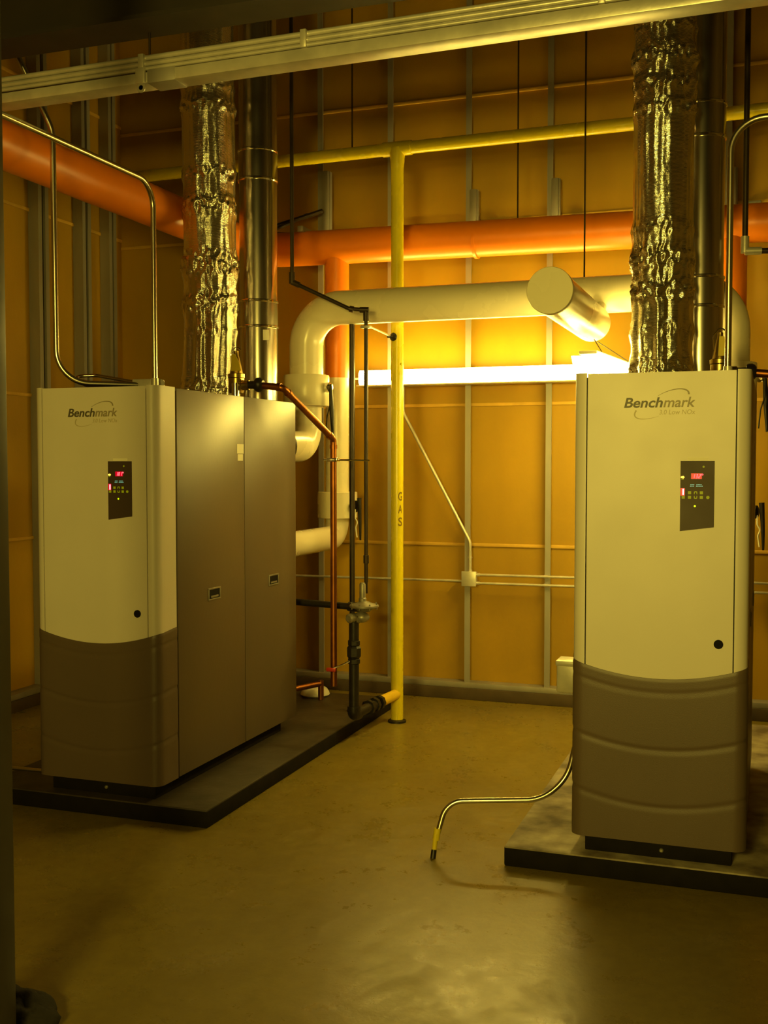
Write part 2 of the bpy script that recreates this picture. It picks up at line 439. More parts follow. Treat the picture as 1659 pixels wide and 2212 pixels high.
# control panel
PX, PZ = .083, 1.668
cp = obj('control_panel', prism(NB(), [(0,0),(.133,0),(.133,-.268),(0,-.286)], (PX,.0005,PZ), (1,0,0), (0,0,1), (0,-.004,0)), 'panel', boiler, off=BO)
Yp = -.0038
def pbox(u0, u1, v0, v1, t=.001): return box(NB(), PX+u0, PX+u1, Yp-t, Yp, PZ-v1, PZ-v0)
def ptext(s, u0, u1, v1, h, bold=.02, shear=.15, y=None): return text_on(s, PX+u0, PX+u1, PZ-v1, h, (Yp if y is None else y), bold, shear, .0008)
def digits(s):
    """seven segment digits"""
    seg = {'0':'abcdef','1':'bc','2':'abged','3':'abgcd','8':'abcdefg'}
    b = NB(); w, h, t = .0080, .0170, .0023; u = .047
    for ch in s:
        def hb(z): box(b, PX+u+t, PX+u+w-t, Yp-.0018, Yp-.0009, PZ-.070+z, PZ-.070+z+t)
        def vb(x, z): box(b, PX+u+x, PX+u+x+t, Yp-.0018, Yp-.0009, PZ-.070+z, PZ-.070+z+h/2-.0006)
        for q in seg[ch]:
            if q == 'a': hb(h-t)
            if q == 'g': hb(h/2-t/2)
            if q == 'd': hb(0)
            if q == 'f': vb(0, h/2)
            if q == 'e': vb(0, 0)
            if q == 'b': vb(w-t, h/2)
            if q == 'c': vb(w-t, 0)
        u += .0115
    for v in b.verts: v.co.x += (v.co.z-(PZ-.070))*.18
    c = NB(); tube(c, [(PX+.086+.0028*math.cos(a), Yp-.0014, PZ-.055+.0028*math.sin(a)) for a in [2*PI*k/10 for k in range(11)]], .0009, 6, cap=False); merge(b, c)
    return b
obj('display', pbox(.042, .084, .050, .073, .0008), 'redglow', cp, off=BO)
dg = obj('digit_readout', digits('181'), 'red', cp, off=BO)
obj('status_readout', ptext('::: ::::.', .038, .088, .103, .012, .03), 'cyan', cp, off=BO)
obj('indicator_light', prism(NB(), [(0,-.003),(0,.003),(.010,.005),(.015,0),(.010,-.005)], (PX+.002,Yp,PZ-.066), (1,0,0), (0,0,1), (0,-.0012,0)), 'amber', cp, off=BO)
obj('indicator_light', pbox(.004, .013, .0725, .076), 'key', cp, off=BO)
obj('bar_display', pbox(.001, .018, .110, .141, .0008), 'redglow', cp, off=BO)
obj('bar_reading', box(NB(), PX+.009, PX+.0145, Yp-.002, Yp-.0009, PZ-.138, PZ-.113), 'redhot', cp, off=BO)
for (u, v) in ((.0367,.129),(.083,.129),(.012,.1475),(.0367,.1475),(.083,.1475)):
    obj('button', pbox(u-.0062, u+.0062, v-.006, v+.006), 'key', cp, off=BO)
for v, s in ((.129, 1), (.1475, -1)):
    b = NB(); prism(b, [(-.0065,-.006*s),(-.0065,.004*s),(-.003,.006*s),(.003,.006*s),(.0065,.004*s),(.0065,-.006*s),(.004,-.006*s),(.003,.002*s),(-.003,.002*s),(-.004,-.006*s)], (PX+.0604,Yp,PZ-v), (1,0,0), (0,0,1), (0,-.001,0))
    obj('button', b, 'key', cp, off=BO)
for (u, v, r, m) in ((.1085,.1475,.0066,'key'),(.0905,.0235,.0042,'key'),(.058,.183,.0042,'green')):
    b = NB(); lathe(b, [(0,0),(r,0),(r,.001),(0,.001)], (PX+u,Yp,PZ-v), (0,-1,0), 16); obj('indicator_light', b, m, cp, off=BO)
o = obj('name_label', box(NB(), PX+.028, PX+.108, -.0015, .0005, PZ+.002, PZ+.014), 'label', boiler, off=BO)
boiler2 = dup(boiler, 'cream and taupe cabinet boiler at right facing front, display reading 132')
cp2 = [c for c in boiler2.children if c.name.startswith('control_panel')][0]
dr = [c for c in cp2.children if c.name.startswith('digit_readout')][0]
b = digits('132')
for v in b.verts: v.co += V(BO)-WL[boiler.name]
me = bpy.data.meshes.new('digit_readout'); b.to_mesh(me); b.free(); me.materials.append(M['red']); dr.data = me

# ================================================================= FOIL DUCTS AND FLUES
def foil_duct(cx, cy, r, z0, z1, bands, seed, flutes):
    b = NB(); SEG = 110; NZ = int((z1-z0)/.008); rows = []
    for j in range(NZ+1):
        z = z0+(z1-z0)*j/NZ
        amp = .16
        for zc, w, a in bands: amp = max(amp, a*math.exp(-((z-zc)/w)**2))
        row = []
        fl = flutes*max(0, min(1, (2.95-z)/.5))
        for k in range(SEG):
            a = 2*PI*k/SEG; ca, sa = math.cos(a), math.sin(a)
            p = V((ca*.9+seed, sa*.9, z*1.7))
            n1 = noise.noise(V((ca*3.2+seed, sa*3.2, z*.9)))                       # long vertical folds
            n2 = noise.noise(V((ca*2.2+seed*2, sa*2.2, z*5.0)))
            n3 = 1-abs(noise.noise(V((ca*5.5, sa*5.5+seed, z*20))))*2.4
            n4 = noise.noise(V((ca*12, sa*12+seed, z*46)))
            n5 = noise.noise(V((ca*7+seed, sa*7, z*1.6)))
            d = .009*n1 + .006*n5 + .003*n2 + max(0, amp-.2)*(.013*n3 + .014*n2 + .007*n4) + .03*amp*.1*n3 + fl*.010*math.sin(a*11+2*n1)
            rr = r-.008 + d
            lean = .012*noise.noise(V((seed, 3.1, z*1.1)))
            row.append(b.verts.new((cx+ca*rr+lean, cy+sa*rr, z)))
        rows.append(row)
    for p, q in zip(rows, rows[1:]):
        for k in range(SEG): f = b.faces.new((p[k], p[(k+1)%SEG], q[(k+1)%SEG], q[k])); f.smooth = True
    return b
FT = .09+TOP-.006
LB = [(3.9,.05,1.0),(4.02,.03,.7),(3.5,.05,.8),(3.30,.07,1.1),(2.95,.09,1.3),(2.72,.08,1.2),(2.55,.05,.7),(2.2,.08,1.1)]
RB = [(4.03,.04,.9),(3.87,.06,1.3),(3.72,.07,1.0),(3.60,.05,1.0),(2.98,.05,.8),(2.82,.08,1.2),(2.66,.07,1.4),(2.45,.06,.8),(2.24,.09,1.0)]
G = 'pipework rising from the boilers'
fd = thing('foil_duct', (-3.272,6.057,FT), 'crumpled foil-wrapped vertical duct rising from the left boiler', 'duct')
obj('duct', foil_duct(-3.272, 6.057, .163, FT, ZC, LB, 1.3, 1.0), 'foil', fd, ang=180)
b = NB(); lathe(b, [(.150,0),(.185,0),(.19,.012),(.175,.03),(.160,.035),(.150,.034)], (-3.272,6.057,FT), seg=48)
for v in b.verts: v.co += V((noise.noise(v.co*30), noise.noise(v.co*30+V((5,5,5))), noise.noise(v.co*40)))*.008
for v in b.verts: v.co.z = max(v.co.z, FT)
obj('base_collar', b, 'foil', fd)
fd2 = thing('foil_duct', (-3.272+DX,6.057,FT), 'crumpled foil-wrapped vertical duct rising from the right boiler', 'duct')
obj('duct', foil_duct(-3.272+DX, 6.057, .163, FT, ZC, RB, 6.9, .6), 'foil', fd2, ang=180)
b = NB(); lathe(b, [(.150,0),(.185,0),(.19,.012),(.175,.03),(.160,.035),(.150,.034)], (-3.272+DX,6.057,FT), seg=48)
obj('base_collar', b, 'foil', fd2)

fx, fy, fr = -3.095, 6.375, .120
fl = thing('flue_pipe', (fx,fy,FT), 'smooth polished steel flue with banded joints behind the left foil duct', 'flue')
zs = [FT, 2.61, 2.77, 3.53, 3.71, 4.6, ZC]
for a, c in zip(zs, zs[1:]):
    b = NB(); rr = fr + (.004 if c in (3.71, 2.77) else 0); lathe(b, [(rr-.01,0),(rr,0),(rr,c-a-.002),(rr-.01,c-a-.002)], (fx,fy,a+.001), seg=64)
    obj('flue_section', b, 'duct', fl)
for z in zs[1:-1]:
    b = NB(); lathe(b, [(fr-.01,-.009),(fr+.005,-.009),(fr+.009,-.004),(fr+.009,.004),(fr+.005,.009),(fr-.01,.009)], (fx,fy,z), seg=64)
    obj('joint_band', b, 'chrome', fl)
fl2 = dup(fl, 'smooth polished steel flue with banded joints behind the right foil duct')
# paper tag on the left flue only
a0 = math.atan2(-fy, -fx)+.35; b = NB()
pts = [(math.cos(a0+t*.045), math.sin(a0+t*.045)) for t in range(-3, 5)]
for k in range(len(pts)-1):
    (c0,s0),(c1,s1) = pts[k], pts[k+1]; R = fr+.0045
    b.faces.new([b.verts.new(p) for p in ((fx+c0*R,fy+s0*R,2.52),(fx+c1*R,fy+s1*R,2.52),(fx+c1*R,fy+s1*R,2.585),(fx+c0*R,fy+s0*R,2.585))])
bmesh.ops.remove_doubles(b, verts=b.verts[:], dist=1e-5)
obj('paper_tag', b, 'label', fl)

# ================================================================= RELIEF VALVE + COPPER DISCHARGE
rx, ry = -2.963, 5.80
rv = thing('relief_valve', (rx,ry,FT), 'brass relief valve with yellow tag on top of the left boiler', 'valve')
b = NB(); lathe(b, [(.022,0),(.022,.035),(.040,.040),(.046,.055),(.046,.125),(.050,.130),(.050,.150),(.038,.155)], (rx,ry,FT), seg=24); lathe(b, [(.03,0),(.03,.045),(.026,.05)], (rx+.035,ry,FT+.085), (1,0,0), 20)
obj('valve_body', b, 'brass', rv)
b = NB(); lathe(b, [(.038,.150),(.036,.17),(.020,.245),(.014,.262),(.014,.285),(0,.29)], (rx,ry,FT), seg=24)
obj('bonnet', b, 'brass', rv)
b = NB(); prism(b, [(-.012,.165),(.052,.165),(.040,.215),(.014,.262),(-.008,.262)], (rx+.005,ry-.052,FT), (1,0,0), (0,0,1), (0,.003,0)); obj('tag', b, 'yellowcap', rv)
b = NB(); tube(b, [(rx-.03,ry,FT+.20),(rx-.035,ry,FT+.27),(rx,ry,FT+.315),(rx+.03,ry,FT+.29)], .0035, 8, bend=.03); obj('lever', b, 'chrome', rv)
b = NB(); tube(b, [(rx+.02,ry-.05,FT+.0),(rx+.02,ry-.05,FT+.095)], .022, 20); obj('drain_cup', b, 'chrome', rv)
rv2 = dup(rv, 'brass relief valve with lever beside the conduit on the right boiler')

z0 = FT+.085
cpipe = thing('discharge_pipe', (-2.553,6.30,.30), 'copper discharge pipe dropping from the left boiler relief valve to the pad', 'pipe')
b = NB(); tube(b, [(rx+.115,ry,z0),(-2.665,5.80,2.185),(-2.553,6.30,1.895),(-2.553,6.30,.36)], .0205, 20, bend=.035); obj('copper_tube', b, 'copper', cpipe)
b = NB(); tube(b, [(rx+.078,ry,z0),(rx+.125,ry,z0)], .024, 20); lathe(b, [(.026,0),(.038,.004),(.042,.012),(.042,.030),(.036,.042),(.026,.05)], (rx+.125,ry,z0), (1,0,0), 12); obj('union_fitting', b, 'iron', cpipe)
for p, q in (((-2.70,5.80,2.188),(-2.676,5.80,2.1855)), ((-2.655,5.845,2.159),(-2.650,5.865,2.147)), ((-2.560,6.27,1.913),(-2.564,6.25,1.924)), ((-2.553,6.30,1.862),(-2.553,6.30,1.838))):
    b = NB(); tube(b, [p, q], .024, 20); obj('elbow_socket', b, 'copper', cpipe)
cpipe2 = dup(cpipe, 'copper discharge pipe beside the right boiler at the right edge')
b = NB(); tube(b, [(-2.62,6.30,1.77),(-2.36,6.42,1.765)], .006, 10); box(b, -2.585,-2.52,6.27,6.33,1.758,1.782,.004)
tag(obj('pipe_hanger', b, 'chrome'), 'thin steel clamp arm holding the left copper pipe', 'pipe clamp')

# ================================================================= CREAM INSULATED PIPE (supply header)
zh, yh = 2.775, 6.80
xa, xb = -2.95, -2.95+DX
hp = thing('insulated_pipe', ((xa+xb)/2,yh,1.85), 'thick cream-jacketed horizontal header turning down behind each boiler', 'pipe')
b = NB(); tube(b, [(xa,yh,2.12),(xa,yh,zh),(xb,yh,zh),(xb,yh,2.12)], .1125, 40, bend=.25, n=16); obj('header_jacket', b, 'pvc', hp)
for x in (xa, xb):
    b = NB(); tube(b, [(x,yh,2.16),(x,yh,1.857),(x,6.36,1.857)], .102, 40, bend=.19, n=14); obj('lower_elbow', b, 'pvc', hp)
    b = NB(); lathe(b, [(.08,0),(.150,0),(.153,.006),(.153,.200),(.150,.206),(.08,.206)], (x,yh,2.13), seg=48); vc = obj('valve_cover', b, 'pvc', hp)
    b = NB(); lathe(b, [(.06,0),(.125,0),(.125,.03),(.06,.03)], (x,6.335,1.857), (0,1,0), 40); obj('flange', b, 'iron', hp)
    b = NB(); tube(b, [(x,6.34,1.857),(x,6.27,1.857)], .07, 28); obj('boiler_connection', b, 'iron', hp)
    b = NB(); lathe(b, [(.0,0),(.022,0),(.034,.02),(.034,.045),(.02,.055),(0,.055)], (x+.145,yh-.03,2.25), (1,-.25,0), 20); obj('valve_hub', b, 'chrome', vc)
    b = NB(); tube(b, [(x+.195,yh-.05,2.27),(x+.205,yh-.055,2.10),(x+.215,yh-.06,1.93)], .012, 12, radf=lambda t: .010+.007*math.sin(PI*min(1, t*1.1)))
    obj('valve_lever', b, 'iron', vc)
    b = NB(); tube(b, [(x+.19,yh-.05,2.25),(x+.20,yh-.07,2.14),(x+.175,yh-.06,2.06),(x+.165,yh-.06,1.95)], .004, 8, bend=.05); obj('pull_chain', b, 'iron', vc)
b = NB(); box(b, -1.245, -1.185, 6.68, 6.684, 2.83, 2.885); 
tag(obj('pipe_marker', b, 'label'), 'small white square marker on the cream header behind the capped pipe', 'marker')

# capped stub pipe towards the camera
sp_ = thing('capped_pipe', (-.985,5.8,2.44), 'thick cream pipe stub with flat round cap pointing at the viewer over the lamps', 'pipe')
b = NB(); tube(b, [(-.985,5.125,2.553),(-.985,6.38,2.553)], .106, 44, cap=False); lathe(b, [(.106,0),(.104,.025),(.092,.055),(.07,.075),(.03,.088),(0,.09)], (-.985,6.38,2.553), (0,1,0), 44); obj('pipe_jacket', b, 'pvc', sp_)
b = NB(); tube(b, [(-.985,6.42,2.52),(-.985,6.74,2.70)], .035, 20); obj('branch', b, 'pvc', sp_)
b = NB(); lathe(b, [(0,-.012),(.108,-.012),(.110,-.008),(.110,.03),(.107,.03)], (-.985,5.125,2.553), (0,1,0), 48); obj('end_cap', b, 'pvc', sp_)

# return riser, cream, under the orange drop
rp = thing('return_pipe', (-2.96,7.38,1.1), 'cream-jacketed return pipe with square valve cover low behind the left boiler', 'pipe')
def ret(x, rp):
    b = NB(); tube(b, [(x,7.38,2.362),(x,7.38,1.215),(x,6.27,1.215)], .084, 36, bend=.14, n=12); obj('pipe_jacket', b, 'pvc', rp)
ret(-2.96, rp)
b = NB(); lathe(b, [(.07,0),(.140,0),(.144,.005),(.144,.185),(.140,.19),(.07,.19)], (-2.96,7.38,1.352), seg=40); vc = obj('valve_cover', b, 'pvc', rp)
b = NB(); lathe(b, [(0,0),(.03,0),(.042,.02),(.042,.04),(.02,.05),(0,.05)], (-2.83,7.33,1.44), (1,-.3,0), 20); obj('valve_hub', b, 'iron', vc)
b = NB(); tube(b, [(-2.765,7.31,1.50),(-2.755,7.30,1.33),(-2.752,7.30,1.20)], .011, 12, radf=lambda t: .017-.010*t); obj('valve_lever', b, 'iron', vc)
b = NB(); tube(b, [(-2.79,7.3,1.42),(-2.79,7.29,1.36),(-2.77,7.29,1.33),(-2.785,7.29,1.29),(-2.775,7.29,1.22)], .005, 8, bend=.03); obj('pull_cord', b, 'white', vc)
rp2 = dup(rp, 'cream-jacketed return pipe mostly hidden behind the right boiler')

# ================================================================= ORANGE PIPE
op = thing('orange_pipe', (-3.5,7.38,3.15), 'thick orange-jacketed pipe along the left wall and across the back wall', 'pipe')
b = NB(); tube(b, [(-3.565,YF+.02,3.318),(-3.565,7.38,3.305),(-.02,7.38,3.262)], .122, 40, bend=.2, n=12); obj('jacket', b, 'orange', op)
for x in (-2.96, -2.96+DX):
    b = NB(); tube(b, [(x,7.38,3.25),(x,7.38,2.36)], .086, 36); obj('drop_leg', b, 'orange', op)
for x in (-1.93, -.6): 
    b = NB(); lathe(b, [(.12,-.012),(.124,-.01),(.124,.01),(.12,.012)], (x,7.38,3.275), (1,0,0), 40); obj('jacket_joint', b, 'orange', op)

# ================================================================= YELLOW GAS PIPE
gx, gy, gz = -2.362, 6.965, 3.825
gp = thing('gas_pipe', (gx,gy,0), 'bright yellow gas pipe standing on the floor and joining a high horizontal run', 'pipe')
b = NB(); tube(b, [(-4.98,gy,gz-.02),(gx,gy,gz),(XR-.02,gy,gz+.03)], .041, 28); obj('high_run', b, 'gas', gp)
b = NB(); tube(b, [(gx,gy,.02),(gx,gy,gz)], .0415, 32); riser = obj('riser', b, 'gas', gp)
b = NB(); tube(b, [(gx-.10,gy,gz),(gx+.10,gy,gz)], .047, 28); 
for s in (-1, 1):
    for k in range(6):
        a = k/5; 
tube(b, [(gx,gy,gz-.13),(gx,gy,gz)], .045, 28, radf=lambda t: .0425+.012*t*t); obj('tee_fitting', b, 'gas', gp)
b = NB(); tube(b, [(gx,gy,2.30),(gx,gy,2.40)], .044, 28); lathe(b, [(0,0),(.009,0),(.009,.012),(0,.014)], (gx+.03,gy-.02,2.405), (1,-.4,0), 10); obj('coupling', b, 'gas', gp)
b = NB(); lathe(b, [(.042,0),(.062,0),(.062,.012),(.045,.02),(.042,.02)], (gx,gy,0), seg=28); obj('floor_flange', b, 'iron', gp)
b = NB(); lathe(b, [(0,0),(.026,0),(.028,.008),(.018,.014),(0,.016)], (gx-.012,gy-.036,2.585), (-.3,-1,0), 20); tube(b, [(gx-.012,gy-.05,2.585),(gx-.05,gy-.06,2.585)], .007, 10); obj('pipe_clamp', b, 'iron', gp)
# GAS stencil wrapped on the pipe
vd = math.atan2(-gy, -gx); phi0 = vd + .52
for ch, zt in zip('GAS', (1.555, 1.47, 1.385)):
    t = text_bm(ch, .02); xs = [v.co.x for v in t.verts]; a, c_ = min(xs), max(xs); w = .030; h = .056
    r = bmesh.ops.subdivide_edges(t, edges=t.edges[:], cuts=1)
    for v in t.verts:
        s = (v.co.x-(a+c_)/2)/(c_-a)*w; z = zt-.055+v.co.y/.7*h
        ang = phi0 + s/.0415
        v.co = V((gx+math.cos(ang)*.0422, gy+math.sin(ang)*.0422, z))
    o = obj('stencil_letter', t, 'gasink', riser)
# foot connection of the gas train
tr = thing('gas_train', (-2.43,6.33,.09), 'black iron gas train with elbow and valve standing on the left pad', 'gas pipework')
tx, ty = -2.432, 6.335
b = NB(); tube(b, [(tx,ty,.80),(tx,ty,.185),(-2.395,6.60,.187)], .0315, 24, bend=.04); obj('black_pipe', b, 'iron', tr)
b = NB(); tube(b, [(tx,ty,.235),(tx,ty,.182),(tx+.006,ty+.05,.182)], .042, 24, bend=.03); obj('elbow', b, 'iron', tr)
for t in (.30, .42, .53):
    p = V((tx,ty,.185)).lerp(V((gx,gy,.19)), t); q = V((tx,ty,.185)).lerp(V((gx,gy,.19)), t+.05)
    b = NB(); tube(b, [p, q], .048, 8); obj('union_fitting', b, 'iron', tr)
p = V((tx,ty,.185)).lerp(V((gx,gy,.19)), .58); b = NB(); tube(b, [p, (gx,gy,.19)], .036, 24); obj('yellow_branch', b, 'gasband', tr)['label'] = 'yellow painted branch'
b = NB(); lathe(b, [(.032,0),(.040,.005),(.040,.03),(.034,.035),(.046,.05),(.046,.10),(.034,.115),(.040,.12),(.040,.145),(.032,.15)], (tx,ty,.50), seg=8); vb = obj('ball_valve', b, 'iron', tr)
b = NB(); tube(b, [(tx-.01,ty-.05,.525),(tx-.06,ty-.085,.50),(tx-.12,ty-.095,.475)], .0055, 10); obj('lever', b, 'chrome', vb)
b = NB(); box(b, tx-.145, tx-.085, ty-.108, ty-.080, .462, .484, .006); obj('red_grip', b, 'redplastic', vb)
b = NB(); tube(b, [(-3.05,6.46,.86),(-2.46,6.42,.845)], .0215, 20); obj('boiler_branch', b, 'iron', tr)
b = NB(); tube(b, [(-2.50,6.42,.845),(-2.43,6.41,.845)], .03, 8); obj('union_fitting', b, 'iron', tr)
reg = thing('gas_regulator', (-2.385,6.40,.72), 'round silver diaphragm regulator topping the black gas pipe', 'regulator')
rc = (-2.385,6.39)
b = NB(); lathe(b, [(0,-.036),(.035,-.036),(.05,-.022),(.086,-.010),(.092,-.005),(.092,.005),(.086,.009),(.05,.018),(.025,.028),(.020,.03)], (rc[0],rc[1],.858), seg=40); obj('diaphragm_housing', b, 'dullsteel', reg)
for k in range(8):
    a = 2*PI*k/8; b = NB(); tube(b, [(rc[0]+.083*math.cos(a),rc[1]+.083*math.sin(a),.84),(rc[0]+.083*math.cos(a),rc[1]+.083*math.sin(a),.876)], .005, 6); obj('bolt', b, 'dullsteel', reg)
b = NB(); lathe(b, [(.024,0),(.024,.02),(.020,.025),(.020,.105),(.015,.118),(0,.12)], (rc[0]-.01,rc[1],.885), seg=20); obj('spring_tower', b, 'dullsteel', reg)
b = NB(); tube(b, [(tx,ty,.775),(rc[0],rc[1],.80)], .034, 16); sphere(b, (rc[0]-.01,rc[1]-.02,.79), .045, (1.2,1,.8), 2); lathe(b, [(0,0),(.03,0),(.03,.04),(.02,.05),(0,.05)], (tx,ty-.01,.79), (-.3,-1,0), 12); obj('regulator_body', b, 'dullsteel', reg)
# vent line
vt = thing('vent_pipe', (-2.395,6.45,.95), 'dark vent pipe rising from the regulator then angling up out of frame', 'pipe')
b = NB(); tube(b, [(-2.393,6.45,1.0),(-2.393,6.45,2.70),(-2.50,6.43,2.712),(-2.866,6.387,2.89),(-2.866,6.387,ZC)], .0125, 16, bend=.02); obj('pipe_run', b, 'darkpipe', vt)
for p, q, r in (((-2.393,6.45,2.63),(-2.393,6.45,2.71),.0185), ((-2.375,6.45,2.700),(-2.43,6.44,2.702),.0185), ((-2.47,6.435,2.705),(-2.495,6.43,2.71),.020), ((-2.866,6.387,2.88),(-2.866,6.387,2.95),.020), ((-2.866,6.387,2.89),(-2.82,6.393,2.868),.0185), ((-2.393,6.45,1.12),(-2.393,6.45,1.17),.018)):
    b = NB(); tube(b, [p, q], r, 16); obj('fitting', b, 'darkpipe', vt)
b = NB(); tube(b, [(-2.393,6.45,.93),(-2.393,6.45,1.0)], .010, 12); obj('tail_piece', b, 'darkpipe', vt)
vt2 = thing('vent_pipe', (-2.866+DX,6.387,2.9), 'dark vent pipe dropping beside the conduit at upper right', 'pipe')
b = NB(); tube(b, [(-2.866+DX,6.387,ZC),(-2.866+DX,6.387,2.91),(.33,6.45,2.90)], .0155, 16, bend=.02); obj('pipe_run', b, 'darkpipe', vt2)
b = NB(); tube(b, [(-2.866+DX,6.387,2.99),(-2.866+DX,6.387,2.90)], .022, 16); tube(b, [(-2.866+DX,6.387,2.91),(-2.78+DX,6.40,2.91)], .022, 16); obj('elbow_fitting', b, 'lightsteel', vt2)
b = NB(); tube(b, [(-2.375,6.46,2.60),(gx-.035,gy-.05,2.592)], .006, 10); box(b, -2.425,-2.36,6.43,6.475,2.588,2.604,.003)
tag(obj('stay_rod', b, 'lightsteel'), 'thin bright stay rod between the dark vent pipe and yellow pipe', 'rod')
b = NB(); tube(b, [(-2.622,6.80,.09),(-2.622,6.80,zh-.1)], .018, 16); lathe(b, [(.0,0),(.04,0),(.04,.008),(.015,.012)], (-2.622,6.80,.09), seg=16)
tag(obj('support_post', b, 'darkpipe'), 'slim dark upright post under the cream header beside the copper pipe', 'post')

# copper drain and white pan behind the left boiler
dr_ = thing('drain_tee', (-2.955,7.05,.09), 'low copper drain tee on the pad behind the left boiler', 'pipe')
b = NB(); tube(b, [(-3.20,6.66,.185),(-2.955,7.05,.205)], .020, 18); obj('arm', b, 'copper', dr_)
b = NB(); tube(b, [(-2.955,7.05,.228),(-2.955,7.05,.092)], .020, 18); obj('stem', b, 'copper', dr_)
b = NB(); lathe(b, [(0,0),(.09,0),(.105,.012),(.10,.03),(.085,.052),(.05,.072),(0,.08)], (-3.05,7.17,.09), seg=32)
tag(obj('drain_bowl', b, 'white'), 'pale domed bowl low behind the left boiler beside the copper drain', 'bowl')

# ================================================================= LIGHT FIXTURES
f1 = thing('strip_light', (-1.70,7.76,2.31), 'long glowing strip light mounted across the wall studs', 'light')
b = NB(); box(b, -2.915, -1.175, 7.745, 7.82, 2.33, 2.435, .006); obj('housing', b, 'lighthouse', f1)
b = NB(); prism(b, [(0,.0),(.0,.108),(.055,.108),(.075,.085),(.075,.023),(.055,0)], (-2.905,7.745,2.328), (0,-1,0), (0,0,1), (1.72,0,0)); obj('diffuser', b, 'lamp', f1)
b = NB(); box(b, -2.918, -1.172, 7.655, 7.82, 2.318, 2.327, .001); obj('added_light_shield', b, 'lighthouse', f1)  # tray added to block the lamp's downward light on the wall
f2 = thing('strip_light', (-.91,6.73,2.24), 'short overexposed strip light hanging end-on beside the right boiler', 'light')
rot = Matrix.Rotation(-math.atan2(.105,1.074), 3, 'Z')
def f2b(name, x0, x1, y0, y1, z0, z1, m, bev=.003):
    b = NB(); box(b, x0, x1, y0, y1, z0, z1, bev)
    for v in b.verts: v.co = rot @ v.co + V((-.9075,6.733,0))
    obj(name, b, m, f2)
f2b('housing', -.05, .05, -.605, .605, 2.352, 2.372, 'lighthouse')
b = NB(); prism(b, [(-.095,2.345),(.095,2.345),(.085,2.30),(.05,2.272),(-.05,2.272),(-.085,2.30)], (0,-.60,0), (1,0,0), (0,0,1), (0,1.2,0))
for v in b.verts: v.co = rot @ v.co + V((-.9075,6.733,0))
obj('diffuser', b, 'lamp2', f2)
for s in (-1, 1):
    b = NB(); p = rot @ V((.05, s*.45, 0)) + V((-.9075,6.733,0)); tube(b, [(p.x,p.y,2.36),(-.985+.03,min(p.y,6.40),2.449)], .003, 8); obj('hanger_wire', b, 'darkpipe', f2)
b = NB(); tube(b, [(-3.02,7.80,2.385),(-2.915,7.79,2.385)], .009, 12); tag(obj('fixture_nipple', b, 'lightsteel'), 'short conduit at the left end of the wall strip light', 'conduit')

# ================================================================= CONDUITS
def cond(label, pts, r, bend, name='conduit', m='emt', couplings=(), loc=None):
    t = thing(name, loc or pts[0], label, 'conduit')
    b = NB(); tube(b, pts, r, 16, bend=bend); obj('conduit_tube', b, m, t)
    for p, q in couplings:
        b = NB(); tube(b, [p, q], r*1.35, 12); obj('coupling', b, 'lightsteel', t)
    return t
ft = .09+TOP
cond('steel conduit rising from the front right corner of the left boiler towards the viewer', [(-2.887,4.772,FT),(-2.887,4.772,3.125),(-2.887,1.5,3.125)], .0135, .13, couplings=[((-2.887,4.772,FT+.0),(-2.887,4.772,FT+.05))])
cond('steel conduit rising from the right boiler and bending off to the right', [(-2.887+DX,4.772,FT),(-2.887+DX,4.772,3.150),(.6,4.772,3.16)], .0135, .13, couplings=[((-2.887+DX,4.772,FT),(-2.887+DX,4.772,FT+.03))])
cond('leftmost upright steel conduit curving onto the top of the left boiler', [(-3.47,4.45,3.78),(-3.350,4.61,3.38),(-3.352,4.62,FT+.030),(-3.02,4.86,FT+.026)], .0145, .16, loc=(-3.40,4.75,FT))
cond('short looped flexible conduit on top of the left boiler', [(-3.03,4.90,FT+.035),(-3.35,4.96,FT+.09),(-3.46,4.90,FT+.085),(-3.32,4.82,FT+.028),(-3.16,4.80,FT+.016)], .009, .05, name='flexible_conduit', loc=(-3.25,4.88,FT))
b = NB(); box(b, -3.06, -2.93, 4.84, 4.94, FT, FT+.055, .005); tube(b, [(-2.93,4.87,FT+.028),(-2.885,4.82,FT+.028)], .022, 14)
tag(obj('junction_box', b, 'lightsteel'), 'small steel box where conduits meet on top of the left boiler', 'junction box')
# wall conduits
jb = thing('junction_box', (-2.078,7.79,.85), 'square steel junction box on the back wall stud between the boilers', 'junction box')
b = NB(); box(b, -2.130, -2.028, 7.765, 7.82, .850, .952, .006); obj('box_body', b, 'lightsteel', jb)
b = NB(); box(b, -2.134, -2.024, 7.760, 7.767, .846, .956, .003); obj('cover_plate', b, 'lightsteel', jb)
cond('thin conduit running left along the back wall from the square junction box', [(-2.128,7.80,.880),(-3.95,7.80,.872)], .009, 0, m='lightsteel')
cond('upper of two conduits running right from the square junction box', [(-2.03,7.80,.930),(1.2,7.80,.945)], .0095, 0, m='lightsteel', couplings=[((-2.03,7.80,.930),(-2.005,7.80,.930)),((-1.530,7.80,.932),(-1.500,7.80,.932))])
cond('lower of two conduits running right from the square junction box', [(-2.03,7.80,.868),(1.2,7.80,.878)], .0095, 0, m='lightsteel', couplings=[((-2.03,7.80,.868),(-2.005,7.80,.868)),((-1.530,7.80,.870),(-1.500,7.80,.870))])
cond('diagonal bright conduit from the square junction box up to the wall strip light', [(-2.078,7.80,.95),(-2.079,7.80,1.17),(-2.60,7.80,2.13),(-2.60,7.80,2.33)], .012, .10, m='lightsteel', couplings=[((-2.078,7.80,.95),(-2.078,7.80,.965)),((-2.078,7.80,1.05),(-2.078,7.80,1.06))])
